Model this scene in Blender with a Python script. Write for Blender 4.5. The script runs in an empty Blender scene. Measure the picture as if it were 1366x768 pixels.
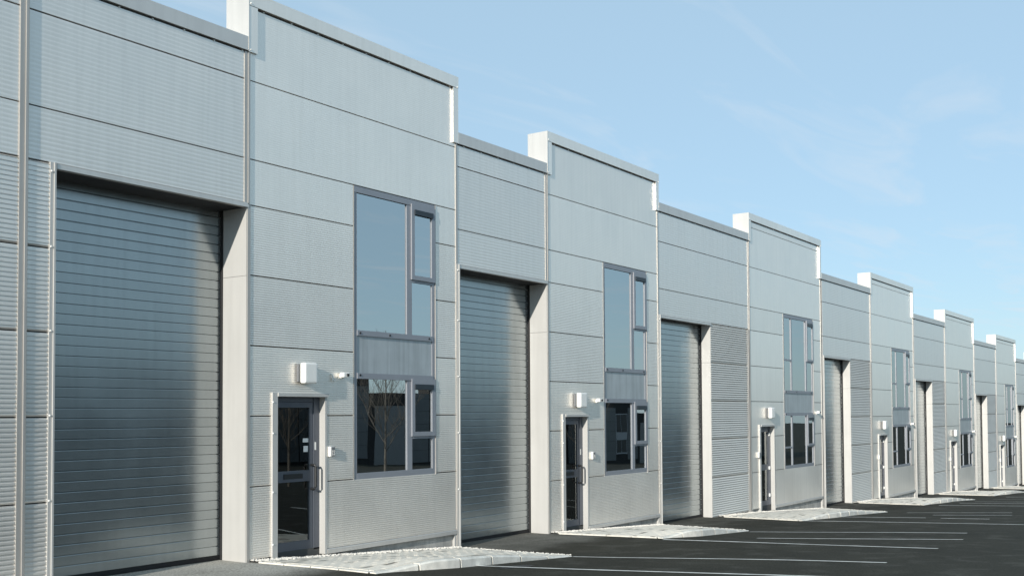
import bpy, bmesh, math, random
from mathutils import Matrix, Vector

random.seed(7)
scene = bpy.context.scene
col = scene.collection
R = math.radians

# ------------------------------------------------------------------ camera, sky, sun, exposure
# world: +X runs along the facade (away from the camera), +Y into the building, z = 0 is eye level
cam_d = bpy.data.cameras.new('camera')
cam = bpy.data.objects.new('camera', cam_d)
col.objects.link(cam)
rx, ux, bx_ = ((0.57176527, -0.82039842, -0.00555982), (-0.02386222, -0.02340363, 0.99944128),
               (-0.82007016, -0.57131314, -0.03295791))
cam.matrix_world = Matrix(((rx[0], ux[0], bx_[0], 0.0), (rx[1], ux[1], bx_[1], -11.75),
                           (rx[2], ux[2], bx_[2], 0.0), (0, 0, 0, 1)))
cam_d.sensor_width = 36
cam_d.lens = 37.786
cam_d.shift_y = 0.0889
cam_d.clip_end = 3000
cam_d.clip_start = 0.1
scene.camera = cam

SUN = Vector((5.2, 1.0, -1.62)).normalized()          # direction the light travels
sun_el = math.asin(-SUN.z)
sun_az = math.atan2(-SUN.x, -SUN.y)                   # clockwise from +Y
sl = bpy.data.lights.new('sun', 'SUN')
sl.energy = 4.7
sl.angle = R(0.5)
sl.color = (1.0, 0.945, 0.86)
so = bpy.data.objects.new('sun', sl)
so.rotation_euler = SUN.to_track_quat('-Z', 'Y').to_euler()
so.location = (-40, -20, 40)
col.objects.link(so)

w = bpy.data.worlds.new('World')
scene.world = w
w.use_nodes = True
nt = w.node_tree
nt.nodes.clear()
N = nt.nodes.new
out = N('ShaderNodeOutputWorld')
bg = N('ShaderNodeBackground')
bg.inputs['Strength'].default_value = 0.15
sky = N('ShaderNodeTexSky')
sky.sky_type = 'NISHITA'
sky.sun_disc = False
sky.sun_elevation = sun_el
sky.sun_rotation = sun_az
sky.air_density = 1.0
sky.dust_density = 0.4
sky.ozone_density = 4.0
tc = N('ShaderNodeTexCoord')
sep = N('ShaderNodeSeparateXYZ')
nt.links.new(tc.outputs['Generated'], sep.inputs[0])
zc = N('ShaderNodeMath'); zc.operation = 'MAXIMUM'; zc.inputs[1].default_value = 0.06
nt.links.new(sep.outputs['Z'], zc.inputs[0])
dx = N('ShaderNodeMath'); dx.operation = 'DIVIDE'
dy = N('ShaderNodeMath'); dy.operation = 'DIVIDE'
nt.links.new(sep.outputs['X'], dx.inputs[0]); nt.links.new(zc.outputs[0], dx.inputs[1])
nt.links.new(sep.outputs['Y'], dy.inputs[0]); nt.links.new(zc.outputs[0], dy.inputs[1])
cmb = N('ShaderNodeCombineXYZ')
nt.links.new(dx.outputs[0], cmb.inputs['X']); nt.links.new(dy.outputs[0], cmb.inputs['Y'])
mp = N('ShaderNodeMapping')
mp.inputs['Rotation'].default_value = (0, 0, R(-25))
mp.inputs['Scale'].default_value = (0.75, 2.6, 1)
mp.inputs['Location'].default_value = (1.7, 0.6, 0)
nt.links.new(cmb.outputs[0], mp.inputs['Vector'])
nz = N('ShaderNodeTexNoise')
nz.inputs['Scale'].default_value = 1.1
nz.inputs['Detail'].default_value = 7
nz.inputs['Roughness'].default_value = 0.55
nz.inputs['Distortion'].default_value = 0.7
nt.links.new(mp.outputs[0], nz.inputs['Vector'])
cr = N('ShaderNodeMapRange')
cr.inputs['From Min'].default_value = 0.52
cr.inputs['From Max'].default_value = 0.80
cr.inputs['To Max'].default_value = 0.5
nt.links.new(nz.outputs['Fac'], cr.inputs['Value'])
mx = N('ShaderNodeMix'); mx.data_type = 'RGBA'
hz = N('ShaderNodeMix'); hz.data_type = 'RGBA'         # thin even high cloud over the whole sky
hz.inputs['Factor'].default_value = 0.72
hz.inputs['B'].default_value = (2.85, 3.98, 4.7, 1)
nt.links.new(sky.outputs[0], hz.inputs['A'])
nt.links.new(hz.outputs['Result'], mx.inputs['A'])
mx.inputs['B'].default_value = (4.1, 4.6, 5.1, 1)
nt.links.new(cr.outputs[0], mx.inputs['Factor'])
nt.links.new(mx.outputs['Result'], bg.inputs['Color'])
nt.links.new(bg.outputs[0], out.inputs[0])

scene.view_settings.view_transform = 'Standard'
scene.view_settings.look = 'None'
scene.view_settings.exposure = 0.2
scene.view_settings.gamma = 1.0
scene.cycles.max_bounces = 8
scene.cycles.glossy_bounces = 5
scene.cycles.transparent_max_bounces = 8


# ------------------------------------------------------------------ materials
def mat(name, base, rough=0.5, metal=0.0, noise=0.0, nscale=4.0, stretch=(1, 1, 1), bump=0.0, bscale=60.0,
        spec=0.5, pervar=0.0, rvar=0.0, streak=0.0):
    m = bpy.data.materials.new(name)
    m.use_nodes = True
    t = m.node_tree
    b = t.nodes['Principled BSDF']
    b.inputs['Roughness'].default_value = rough
    b.inputs['Metallic'].default_value = metal
    b.inputs['Specular IOR Level'].default_value = spec
    b.inputs['Base Color'].default_value = (*base, 1)
    geo = t.nodes.new('ShaderNodeNewGeometry')
    cur = None
    def mul(prev, fac_out):
        q = t.nodes.new('ShaderNodeMix'); q.data_type = 'RGBA'; q.blend_type = 'MULTIPLY'
        q.inputs['Factor'].default_value = 1
        if prev is None: q.inputs['A'].default_value = (*base, 1)
        else: t.links.new(prev, q.inputs['A'])
        t.links.new(fac_out, q.inputs['B'])
        return q.outputs['Result']
    if noise > 0:
        mpn = t.nodes.new('ShaderNodeMapping'); mpn.inputs['Scale'].default_value = stretch
        t.links.new(geo.outputs['Position'], mpn.inputs['Vector'])
        n = t.nodes.new('ShaderNodeTexNoise'); n.inputs['Scale'].default_value = nscale
        n.inputs['Detail'].default_value = 6; n.inputs['Roughness'].default_value = 0.6
        t.links.new(mpn.outputs[0], n.inputs['Vector'])
        r = t.nodes.new('ShaderNodeMapRange')
        r.inputs['From Min'].default_value = 0.3; r.inputs['From Max'].default_value = 0.7
        r.inputs['To Min'].default_value = 1 - noise; r.inputs['To Max'].default_value = 1 + noise * 0.6
        t.links.new(n.outputs['Fac'], r.inputs['Value'])
        cur = mul(cur, r.outputs[0])
        if rvar > 0:
            r2 = t.nodes.new('ShaderNodeMapRange')
            r2.inputs['From Min'].default_value = 0.3; r2.inputs['From Max'].default_value = 0.7
            r2.inputs['To Min'].default_value = rough - rvar; r2.inputs['To Max'].default_value = rough + rvar
            t.links.new(n.outputs['Fac'], r2.inputs['Value'])
            t.links.new(r2.outputs[0], b.inputs['Roughness'])
    if streak > 0:                                      # rain streaks running down
        mpn = t.nodes.new('ShaderNodeMapping'); mpn.inputs['Scale'].default_value = (7, 7, 0.35)
        t.links.new(geo.outputs['Position'], mpn.inputs['Vector'])
        n = t.nodes.new('ShaderNodeTexNoise'); n.inputs['Scale'].default_value = 1.6
        n.inputs['Detail'].default_value = 5
        t.links.new(mpn.outputs[0], n.inputs['Vector'])
        r = t.nodes.new('ShaderNodeMapRange')
        r.inputs['From Min'].default_value = 0.42; r.inputs['From Max'].default_value = 0.72
        r.inputs['To Min'].default_value = 1; r.inputs['To Max'].default_value = 1 - streak
        t.links.new(n.outputs['Fac'], r.inputs['Value'])
        cur = mul(cur, r.outputs[0])
    if pervar > 0:
        oi = t.nodes.new('ShaderNodeObjectInfo')
        r = t.nodes.new('ShaderNodeMapRange')
        r.inputs['To Min'].default_value = 1 - pervar; r.inputs['To Max'].default_value = 1 + pervar
        t.links.new(oi.outputs['Random'], r.inputs['Value'])
        cur = mul(cur, r.outputs[0])
    if cur is not None:
        t.links.new(cur, b.inputs['Base Color'])
    if bump > 0:
        n = t.nodes.new('ShaderNodeTexNoise'); n.inputs['Scale'].default_value = bscale
        n.inputs['Detail'].default_value = 4
        t.links.new(geo.outputs['Position'], n.inputs['Vector'])
        bp = t.nodes.new('ShaderNodeBump'); bp.inputs['Strength'].default_value = bump
        bp.inputs['Distance'].default_value = 0.02
        t.links.new(n.outputs['Fac'], bp.inputs['Height'])
        t.links.new(bp.outputs[0], b.inputs['Normal'])
    return m


M = {}
M['panel'] = mat('silver_panel_paint', (0.91, 0.86, 0.79), 0.35, 0.56, noise=0.05, nscale=0.9, rvar=0.04, pervar=0.04, streak=0.05)
M['rib'] = mat('silver_rib_paint', (0.81, 0.775, 0.725), 0.35, 0.56, noise=0.05, nscale=0.9, rvar=0.05, pervar=0.025, streak=0.06)
M['coping'] = mat('coping_paint', (0.66, 0.635, 0.60), 0.42, 0.55, noise=0.05, nscale=1.3, streak=0.06)
M['trim'] = mat('trim_paint', (0.46, 0.445, 0.42), 0.42, 0.4, noise=0.05, nscale=3, streak=0.08)
M['jamb'] = mat('jamb_paint', (0.53, 0.525, 0.505), 0.38, 0.2, noise=0.05, nscale=1.2, streak=0.06)
M['soffit'] = mat('shade_toned_soffit', (0.035, 0.037, 0.04), 0.7, noise=0.1)  # shade of the unlit underside is put into this near-black colour
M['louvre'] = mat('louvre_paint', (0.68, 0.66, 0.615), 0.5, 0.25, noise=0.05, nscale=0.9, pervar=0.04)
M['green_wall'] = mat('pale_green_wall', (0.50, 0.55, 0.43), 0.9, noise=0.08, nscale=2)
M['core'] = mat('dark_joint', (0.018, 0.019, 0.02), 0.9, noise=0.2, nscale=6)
M['slat'] = mat('shutter_paint', (0.375, 0.405, 0.41), 0.22, 0.76, noise=0.06, nscale=1.4, rvar=0.03, pervar=0.04, streak=0.08)
M['rubber'] = mat('black_rubber', (0.015, 0.015, 0.016), 0.8, noise=0.2, nscale=9)
M['frame'] = mat('window_frame_paint', (0.29, 0.305, 0.335), 0.42, 0.3, noise=0.06, nscale=3)
M['vent'] = mat('vent_hood', (0.028, 0.038, 0.048), 0.4, 0.2, noise=0.1, nscale=6)
M['spandrel'] = mat('spandrel_panel', (0.44, 0.475, 0.49), 0.35, 0.3, noise=0.10, nscale=2.5, streak=0.22)
M['door'] = mat('door_frame_paint', (0.10, 0.112, 0.135), 0.40, 0.25, noise=0.08, nscale=3)
M['white'] = mat('white_plastic', (0.80, 0.80, 0.77), 0.35, noise=0.04, nscale=8)
M['grey'] = mat('grey_plastic', (0.16, 0.165, 0.17), 0.5, noise=0.08, nscale=8)
M['black'] = mat('black_plastic', (0.015, 0.016, 0.017), 0.5, noise=0.1, nscale=8)
M['steel'] = mat('steel', (0.55, 0.55, 0.54), 0.28, 0.9, noise=0.05, nscale=8)
M['concrete'] = mat('concrete', (0.46, 0.45, 0.42), 0.85, noise=0.35, nscale=3, bump=0.25, bscale=30, streak=0.3)
M['kerb'] = mat('kerb_concrete', (0.70, 0.68, 0.62), 0.85, noise=0.20, nscale=7, bump=0.3, bscale=70, pervar=0.06)
M['paver'] = mat('pale_paver', (0.74, 0.70, 0.62), 0.9, noise=0.14, nscale=16, bump=0.15, bscale=90, pervar=0.07)
M['stained_paver'] = mat('stained_paver', (0.34, 0.32, 0.275), 0.9, noise=0.35, nscale=9, bump=0.2, bscale=90, pervar=0.3)
M['grout'] = mat('paver_bed', (0.13, 0.125, 0.11), 0.95, noise=0.3, nscale=14)
M['gravel'] = mat('white_gravel', (0.66, 0.635, 0.585), 0.9, noise=0.25, nscale=40)
M['line'] = mat('worn_white_paint', (0.72, 0.71, 0.67), 0.75, noise=0.3, nscale=5, bump=0.2, bscale=80)
M['tar'] = mat('fresh_tar', (0.016, 0.016, 0.016), 0.6, noise=0.4, nscale=12, bump=0.4, bscale=60)
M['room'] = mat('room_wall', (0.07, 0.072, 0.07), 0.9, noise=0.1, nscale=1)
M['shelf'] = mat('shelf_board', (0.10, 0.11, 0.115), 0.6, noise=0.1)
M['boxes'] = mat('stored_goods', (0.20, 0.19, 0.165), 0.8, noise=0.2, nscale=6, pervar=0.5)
M['curtain'] = mat('curtain', (0.75, 0.76, 0.74), 0.9, noise=0.06, stretch=(14, 14, 0.4))
M['green'] = mat('green_print', (0.05, 0.30, 0.06), 0.6, noise=0.2)
M['bark'] = mat('pale_bark', (0.12, 0.11, 0.095), 0.9, noise=0.3, nscale=8)
M['roof'] = mat('grey_roof', (0.22, 0.22, 0.23), 0.7, 0.2, noise=0.1)
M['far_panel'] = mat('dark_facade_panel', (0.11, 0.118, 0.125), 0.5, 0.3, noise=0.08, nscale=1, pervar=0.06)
M['paper'] = mat('white_paper', (0.78, 0.78, 0.76), 0.8, noise=0.04)


def glass(name, tint, ior):
    m = bpy.data.materials.new(name); m.use_nodes = True
    t = m.node_tree; t.nodes.clear()
    o = t.nodes.new('ShaderNodeOutputMaterial')
    mixn = t.nodes.new('ShaderNodeMixShader')
    fr = t.nodes.new('ShaderNodeFresnel'); fr.inputs['IOR'].default_value = ior
    tr = t.nodes.new('ShaderNodeBsdfTransparent'); tr.inputs['Color'].default_value = (*tint, 1)
    gl = t.nodes.new('ShaderNodeBsdfGlossy'); gl.inputs['Roughness'].default_value = 0.004
    gl.inputs['Color'].default_value = (0.92, 0.96, 0.96, 1)
    g = t.nodes.new('ShaderNodeNewGeometry')
    nn = t.nodes.new('ShaderNodeTexNoise'); nn.inputs['Scale'].default_value = 0.9; nn.inputs['Detail'].default_value = 1
    t.links.new(g.outputs['Position'], nn.inputs['Vector'])
    bp = t.nodes.new('ShaderNodeBump'); bp.inputs['Strength'].default_value = 0.06; bp.inputs['Distance'].default_value = 0.02
    t.links.new(nn.outputs['Fac'], bp.inputs['Height'])
    t.links.new(bp.outputs[0], gl.inputs['Normal'])
    t.links.new(fr.outputs[0], mixn.inputs[0]); t.links.new(tr.outputs[0], mixn.inputs[1])
    t.links.new(gl.outputs[0], mixn.inputs[2]); t.links.new(mixn.outputs[0], o.inputs[0])
    return m


M['glass'] = glass('coated_glass', (0.50, 0.58, 0.57), 6.8)
M['door_glass'] = glass('door_glass', (0.70, 0.76, 0.74), 2.4)

# asphalt: dark, patchy; paler near the bays by a vertex attribute
m = bpy.data.materials.new('asphalt'); m.use_nodes = True
t = m.node_tree; b = t.nodes['Principled BSDF']
g = t.nodes.new('ShaderNodeNewGeometry')
at = t.nodes.new('ShaderNodeAttribute'); at.attribute_name = 'paleness'
n1 = t.nodes.new('ShaderNodeTexNoise'); n1.inputs['Scale'].default_value = 0.7; n1.inputs['Detail'].default_value = 8
mp1 = t.nodes.new('ShaderNodeMapping'); mp1.inputs['Rotation'].default_value = (0, 0, R(20)); mp1.inputs['Scale'].default_value = (1, 0.8, 1)
t.links.new(g.outputs['Position'], mp1.inputs['Vector']); t.links.new(mp1.outputs[0], n1.inputs['Vector'])
n2 = t.nodes.new('ShaderNodeTexNoise'); n2.inputs['Scale'].default_value = 38; n2.inputs['Detail'].default_value = 8
t.links.new(g.outputs['Position'], n2.inputs['Vector'])
r1 = t.nodes.new('ShaderNodeMapRange'); r1.inputs['From Min'].default_value = 0.3; r1.inputs['From Max'].default_value = 0.72
r1.inputs['To Min'].default_value = 0.86; r1.inputs['To Max'].default_value = 1.2
t.links.new(n1.outputs['Fac'], r1.inputs['Value'])
r2 = t.nodes.new('ShaderNodeMapRange'); r2.inputs['From Min'].default_value = 0.25; r2.inputs['From Max'].default_value = 0.75
r2.inputs['To Min'].default_value = 0.45; r2.inputs['To Max'].default_value = 1.6
t.links.new(n2.outputs['Fac'], r2.inputs['Value'])
mm = t.nodes.new('ShaderNodeMath'); mm.operation = 'MULTIPLY'
t.links.new(r1.outputs[0], mm.inputs[0]); t.links.new(r2.outputs[0], mm.inputs[1])
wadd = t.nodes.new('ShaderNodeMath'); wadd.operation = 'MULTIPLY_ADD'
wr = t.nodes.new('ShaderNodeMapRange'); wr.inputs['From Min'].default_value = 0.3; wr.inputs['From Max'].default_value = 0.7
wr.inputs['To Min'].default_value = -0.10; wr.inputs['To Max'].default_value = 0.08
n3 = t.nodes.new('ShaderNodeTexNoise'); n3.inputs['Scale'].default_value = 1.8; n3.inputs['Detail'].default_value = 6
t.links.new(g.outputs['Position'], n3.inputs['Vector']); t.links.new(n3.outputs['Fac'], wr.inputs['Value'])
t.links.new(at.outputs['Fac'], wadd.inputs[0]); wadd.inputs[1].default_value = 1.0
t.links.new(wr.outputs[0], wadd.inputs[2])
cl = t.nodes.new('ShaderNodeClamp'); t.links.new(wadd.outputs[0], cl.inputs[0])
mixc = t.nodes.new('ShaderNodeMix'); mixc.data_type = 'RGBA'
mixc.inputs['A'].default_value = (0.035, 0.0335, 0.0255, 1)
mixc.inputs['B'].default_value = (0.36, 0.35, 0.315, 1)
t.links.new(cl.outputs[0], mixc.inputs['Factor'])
mulc = t.nodes.new('ShaderNodeMix'); mulc.data_type = 'RGBA'; mulc.blend_type = 'MULTIPLY'; mulc.inputs['Factor'].default_value = 1
t.links.new(mixc.outputs['Result'], mulc.inputs['A']); t.links.new(mm.outputs[0], mulc.inputs['B'])
n4 = t.nodes.new('ShaderNodeTexNoise'); n4.inputs['Scale'].default_value = 1.1; n4.inputs['Detail'].default_value = 5; n4.inputs['Distortion'].default_value = 0.6
t.links.new(g.outputs['Position'], n4.inputs['Vector'])
r4 = t.nodes.new('ShaderNodeMapRange'); r4.inputs['From Min'].default_value = 0.62; r4.inputs['From Max'].default_value = 0.72
r4.inputs['To Min'].default_value = 1.0; r4.inputs['To Max'].default_value = 0.75
t.links.new(n4.outputs['Fac'], r4.inputs['Value'])
oil = t.nodes.new('ShaderNodeMix'); oil.data_type = 'RGBA'; oil.blend_type = 'MULTIPLY'; oil.inputs['Factor'].default_value = 1
t.links.new(mulc.outputs['Result'], oil.inputs['A']); t.links.new(r4.outputs[0], oil.inputs['B'])
t.links.new(oil.outputs['Result'], b.inputs['Base Color'])
b.inputs['Roughness'].default_value = 0.85
b.inputs['Specular IOR Level'].default_value = 0.12
bp = t.nodes.new('ShaderNodeBump'); bp.inputs['Strength'].default_value = 0.45; bp.inputs['Distance'].default_value = 0.012
t.links.new(n2.outputs['Fac'], bp.inputs['Height']); t.links.new(bp.outputs[0], b.inputs['Normal'])
M['asphalt'] = m


# ------------------------------------------------------------------ helpers
class MB:
    def __init__(self):
        self.v = []; self.f = []
    def quad(self, a, b, c, d):
        i = len(self.v); self.v += [a, b, c, d]; self.f.append((i, i + 1, i + 2, i + 3))
    def box(self, x0, x1, y0, y1, z0, z1):
        i = len(self.v)
        self.v += [(x0, y0, z0), (x1, y0, z0), (x1, y1, z0), (x0, y1, z0),
                   (x0, y0, z1), (x1, y0, z1), (x1, y1, z1), (x0, y1, z1)]
        self.f += [(i, i + 3, i + 2, i + 1), (i + 4, i + 5, i + 6, i + 7), (i, i + 1, i + 5, i + 4),
                   (i + 1, i + 2, i + 6, i + 5), (i + 2, i + 3, i + 7, i + 6), (i + 3, i, i + 4, i + 7)]
        return self
    def extrude_x(self, prof, x0, x1):
        """prof: closed loop of (y, z), extruded along x"""
        i = len(self.v); n = len(prof)
        self.v += [(x0, y, z) for y, z in prof] + [(x1, y, z) for y, z in prof]
        for k in range(n):
            j = (k + 1) % n
            self.f.append((i + k, i + j, i + n + j, i + n + k))
        self.f.append(tuple(i + k for k in reversed(range(n))))
        self.f.append(tuple(i + n + k for k in range(n)))
    def extrude_z(self, prof, z0, z1):
        i = len(self.v); n = len(prof)
        self.v += [(x, y, z0) for x, y in prof] + [(x, y, z1) for x, y in prof]
        for k in range(n):
            j = (k + 1) % n
            self.f.append((i + k, i + j, i + n + j, i + n + k))
        self.f.append(tuple(i + k for k in reversed(range(n))))
        self.f.append(tuple(i + n + k for k in range(n)))
    def tube(self, pts, radii, n=6):
        rings = []
        for k, p in enumerate(pts):
            p = Vector(p)
            d = (Vector(pts[min(k + 1, len(pts) - 1)]) - Vector(pts[max(k - 1, 0)])).normalized()
            a = d.orthogonal().normalized(); bb = d.cross(a)
            i = len(self.v); r = radii[k] if isinstance(radii, (list, tuple)) else radii
            for q in range(n):
                an = 2 * math.pi * q / n
                self.v.append(tuple(p + a * r * math.cos(an) + bb * r * math.sin(an)))
            rings.append(i)
        for k in range(len(rings) - 1):
            for q in range(n):
                q2 = (q + 1) % n
                self.f.append((rings[k] + q, rings[k] + q2, rings[k + 1] + q2, rings[k + 1] + q))
        self.f.append(tuple(rings[0] + q for q in reversed(range(n))))
        self.f.append(tuple(rings[-1] + q for q in range(n)))
    def mesh(self, name, material, fix=True):
        me = bpy.data.meshes.new(name)
        me.from_pydata(self.v, [], self.f)
        if fix:
            bm = bmesh.new(); bm.from_mesh(me)
            bmesh.ops.recalc_face_normals(bm, faces=bm.faces)
            bm.to_mesh(me); bm.free()
        me.materials.append(material)
        return me


WL = {}                                                 # world location of every object


def put(name, me, parent=None, loc=(0, 0, 0)):
    o = bpy.data.objects.new(name, me)
    col.objects.link(o)
    WL[o] = Vector(loc)
    if parent is not None:
        o.parent = parent
        o.location = Vector(loc) - WL[parent]
    else:
        o.location = loc
    return o


def thing(name, label, cat, loc, group=None):
    o = put(name, None, None, loc)
    o.empty_display_size = 0.2
    o['label'] = label; o['category'] = cat
    if group: o['group'] = group
    return o


def rbox(name, dx, dy, dz, r, material, seg=2):
    """bevelled box, x centred, y from 0 outwards (-dy), z centred"""
    bm = bmesh.new()
    bmesh.ops.create_cube(bm, size=1)
    bmesh.ops.scale(bm, vec=(dx, dy, dz), verts=bm.verts)
    bmesh.ops.translate(bm, vec=(0, -dy / 2, 0), verts=bm.verts)
    bmesh.ops.bevel(bm, geom=bm.edges[:], offset=r, segments=seg, profile=0.6, affect='EDGES')
    me = bpy.data.meshes.new(name); bm.to_mesh(me); bm.free()
    me.materials.append(material)
    return me


def struct(o, label=None):
    o['kind'] = 'structure'
    if label: o['label'] = label
    return o


# ------------------------------------------------------------------ ground
ZS = [-20, 10.3, 15.2, 18.1, 23, 25.9, 28.5, 34.55, 37.4, 40, 45.9, 48.8, 51.3, 57.3, 60.2, 62.7, 68.4, 71.2, 120, 700]
ZV = [-2.05, -2.05, -2.36, -2.38, -2.635, -2.69, -2.78, -3.10, -3.13, -3.2, -3.52, -3.56, -3.63, -3.93, -3.98, -4.06, -4.36, -4.4, -6.2, -7.0]


def interp(x, xs, ys):
    if x <= xs[0]: return ys[0]
    for i in range(1, len(xs)):
        if x <= xs[i]:
            f = (x - xs[i - 1]) / (xs[i] - xs[i - 1]); return ys[i - 1] + f * (ys[i] - ys[i - 1])
    return ys[-1]


def zb(s): return interp(s, ZS, ZV)
def zl(s): return interp(s, [-20, 4, 11, 120, 700], [-2.0, -2.0, -2.13, -6.2, -7.0])


def gz(s, mm_):
    f = min(max((mm_ - 1.5) / 5, 0), 1); f = f * f * (3 - 2 * f)
    return zb(s) * (1 - f) + zl(s) * f + 0.025 * min(max(mm_, 0), 12)


def sstep(a, b, x):
    f = min(max((x - a) / (b - a), 0), 1); return f * f * (3 - 2 * f)


def frange(a, b, st):
    n = max(1, int(round((b - a) / st))); return [a + (b - a) * i / n for i in range(n)]


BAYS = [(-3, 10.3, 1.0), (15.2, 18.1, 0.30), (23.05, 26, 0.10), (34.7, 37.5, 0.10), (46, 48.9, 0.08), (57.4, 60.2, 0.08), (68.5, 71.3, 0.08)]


def paleness(s, mm_):
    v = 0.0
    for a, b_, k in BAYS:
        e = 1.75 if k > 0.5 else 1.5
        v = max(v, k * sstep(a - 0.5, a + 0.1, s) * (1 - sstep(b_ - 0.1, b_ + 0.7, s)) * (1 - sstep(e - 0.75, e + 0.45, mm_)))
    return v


xs = frange(-150, -20, 10) + frange(-20, 0, 1) + frange(0, 30, 0.25) + frange(30, 76, 0.5) + frange(76, 120, 2) + frange(120, 700, 20) + [700]
ms = frange(-60, -4, 8) + frange(-4, 0, 0.5) + frange(0, 12, 0.25) + frange(12, 50, 2) + frange(50, 400, 25) + [400]
gv = []; gf = []; gw = []
for s in xs:
    for q in ms:
        gv.append((s, -q, gz(s, q))); gw.append(paleness(s, q))
nm = len(ms)
for i in range(len(xs) - 1):
    for j in range(nm - 1):
        a = i * nm + j
        gf.append((a, a + 1, a + nm + 1, a + nm))
gm = bpy.data.meshes.new('car_park'); gm.from_pydata(gv, [], gf)
if gm.polygons[0].normal.z < 0: gm.flip_normals()
attr = gm.attributes.new('paleness', 'FLOAT', 'POINT')
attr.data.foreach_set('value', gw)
for p_ in gm.polygons: p_.use_smooth = True
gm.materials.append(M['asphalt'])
car_park = struct(put('car_park', gm), 'dark sloping asphalt car park in front of the units')

LINES = [(11.95, 2.6, 13.25, 7.4), (14.43, 2.84, 15.49, 7.37), (17.89, 2.66, 18.42, 7.37), (21.24, 2.96, 22.65, 6.92),
         (19.22, 3.94, 20.76, 7.25), (25.56, 2.52, 26.27, 7.35), (27.52, 2.31, 28.21, 4.76), (31.40, 3.46, 32.14, 6.07),
         (29.90, 4.53, 30.67, 6.33), (28.18, 5.13, 28.39, 6.22), (36.9, 3.03, 37.1, 5.60), (40.21, 3.44, 41.13, 6.2),
         (38.68, 3.28, 39.26, 5.81), (44.6, 3.2, 44.9, 7.0), (47.2, 3.2, 47.5, 7.0), (52.2, 3.2, 52.6, 7.0), (55.4, 3.2, 55.7, 7.0), (60.4, 3.2, 60.7, 7.0)]
for (a, ma, b_, mb_) in LINES:
    B = MB(); n = 14; hw = 0.05
    for k in range(n):
        f0, f1 = k / n, (k + 1) / n
        q = []
        for f in (f0, f1):
            s = a + (b_ - a) * f; mq = ma + (mb_ - ma) * f
            q.append((s, mq))
        B.quad(*[(s + d, -mq, gz(s + d, mq) + 0.006) for (s, mq), d in ((q[0], -hw), (q[0], hw), (q[1], hw), (q[1], -hw))])
    put('parking_line', B.mesh('parking_line', M['line']), car_park)
for cx, cm, rx_, rm_ in ((12.2, 3.3, 0.45, 0.16), (19.0, 0.95, 0.75, 0.1)):       # tar repairs
    B = MB(); n = 22; rr = []
    for k in range(n):
        an = 2 * math.pi * k / n; rk = random.uniform(0.75, 1.1)
        s = cx + rx_ * rk * math.cos(an); q = cm + rm_ * rk * math.sin(an)
        rr.append((s, -q, gz(s, q) + 0.005))
    i = len(B.v); B.v += [(cx, -cm, gz(cx, cm) + 0.006)] + rr
    for k in range(n): B.f.append((i, i + 1 + k, i + 1 + (k + 1) % n))
    put('tar_patch', B.mesh('tar_patch', M['tar']), car_park)

# ------------------------------------------------------------------ the row of units
PITCH = {'micro': (1 / 30.0, 0.0050), 'mid': (1 / 30.0, 0.0017), 'rib': (1 / 18.0, 0.0110), 'shallow_rib': (1 / 18.0, 0.0017), 'faint': (1 / 30.0, 0.0008), 'louvre': (1 / 17.0, 0.013), 'flat': (1.0, 0.0)}
GAP = 0.008
mesh_cache = {}


def panel(rects, kind, L, parent, core, name='panel', y0=0.0):
    """one cladding panel: front at y0 with pressed ribs, 40 mm thick; rects tile it (s0, s1, z0, z1)"""
    ox = min(r[0] for r in rects); oz = min(r[2] for r in rects)
    key = (kind, tuple(tuple(round(v - (ox if i < 2 else oz), 3) for i, v in enumerate(r)) for r in rects), round((oz - L) % 1, 2))
    if key not in mesh_cache:
        p, d = PITCH[kind]
        B = MB()
        zt = max(r[3] for r in rects)
        for (x0, x1, z0, z1) in rects:
            a0 = z0 + (GAP if abs(z0 - oz) < 1e-4 else 0); a1 = z1 - (GAP if abs(z1 - zt) < 1e-4 else 0)
            prof = [(0.04, a1), (0.04, a0)]
            if d == 0:
                prof += [(0.0, a0), (0.0, a1)]
            else:
                prof.append((0.0, a0))
                k = math.ceil((a0 - L) / p - 1)
                zz = []
                while True:
                    base = L + k * p
                    if base > a1: break
                    for fr_, dep in (((0.0, -d), (0.55, 0), (0.57, 0.022), (0.97, 0.022)) if kind == 'louvre' else
                                     ((0.0, 0), (0.04, -d), (0.52, -d), (0.57, 0)) if kind in ('micro', 'rib') else ((0.0, 0), (0.45, -d), (0.62, -d), (0.9, 0))):
                        z = base + fr_ * p
                        if a0 + 1e-4 < z < a1 - 1e-4: zz.append((dep, z))
                    k += 1
                prof += zz + [(0.0, a1)]
            B.extrude_x([(y, z - oz) for y, z in prof], x0 - ox, x1 - ox)
        mesh_cache[key] = B.mesh(name, M['louvre'] if kind == 'louvre' else M['rib'] if kind in ('rib', 'shallow_rib') else M['panel'])
    o = put(name, mesh_cache[key], parent, (ox, y0, oz))
    for (x0, x1, z0, z1) in rects:
        core.box(x0, x1, 0.046, 0.10, z0, z1)
    return o


def trim_strip(parent, s0, s1, z0, z1, out_=0.03, name='cover_strip', step=True, material='trim'):
    B = MB()
    wd = s1 - s0
    if step:
        prof = [(s0, 0.03), (s0, -out_ * 0.55), (s0 + wd * 0.55, -out_ * 0.55), (s0 + wd * 0.55, -out_), (s0 + wd * 0.82, -out_), (s1, -0.004), (s1, 0.03)]
    else:
        prof = [(s0, 0.03), (s0, -out_), (s1, -out_), (s1, 0.03)]
    B.extrude_z(prof, z0, z1)
    return put(name, B.mesh(name, M[material]), parent)


def screws(parent, pts):
    B = MB()
    for s, y, z in pts:
        B.tube([(s, y + 0.004, z), (s, y - 0.012, z)], [0.014, 0.010], 6)
    o = put('screw_heads', B.mesh('screw_heads', M['white']), parent); o['kind'] = 'stuff'


slat_cache = {}


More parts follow.
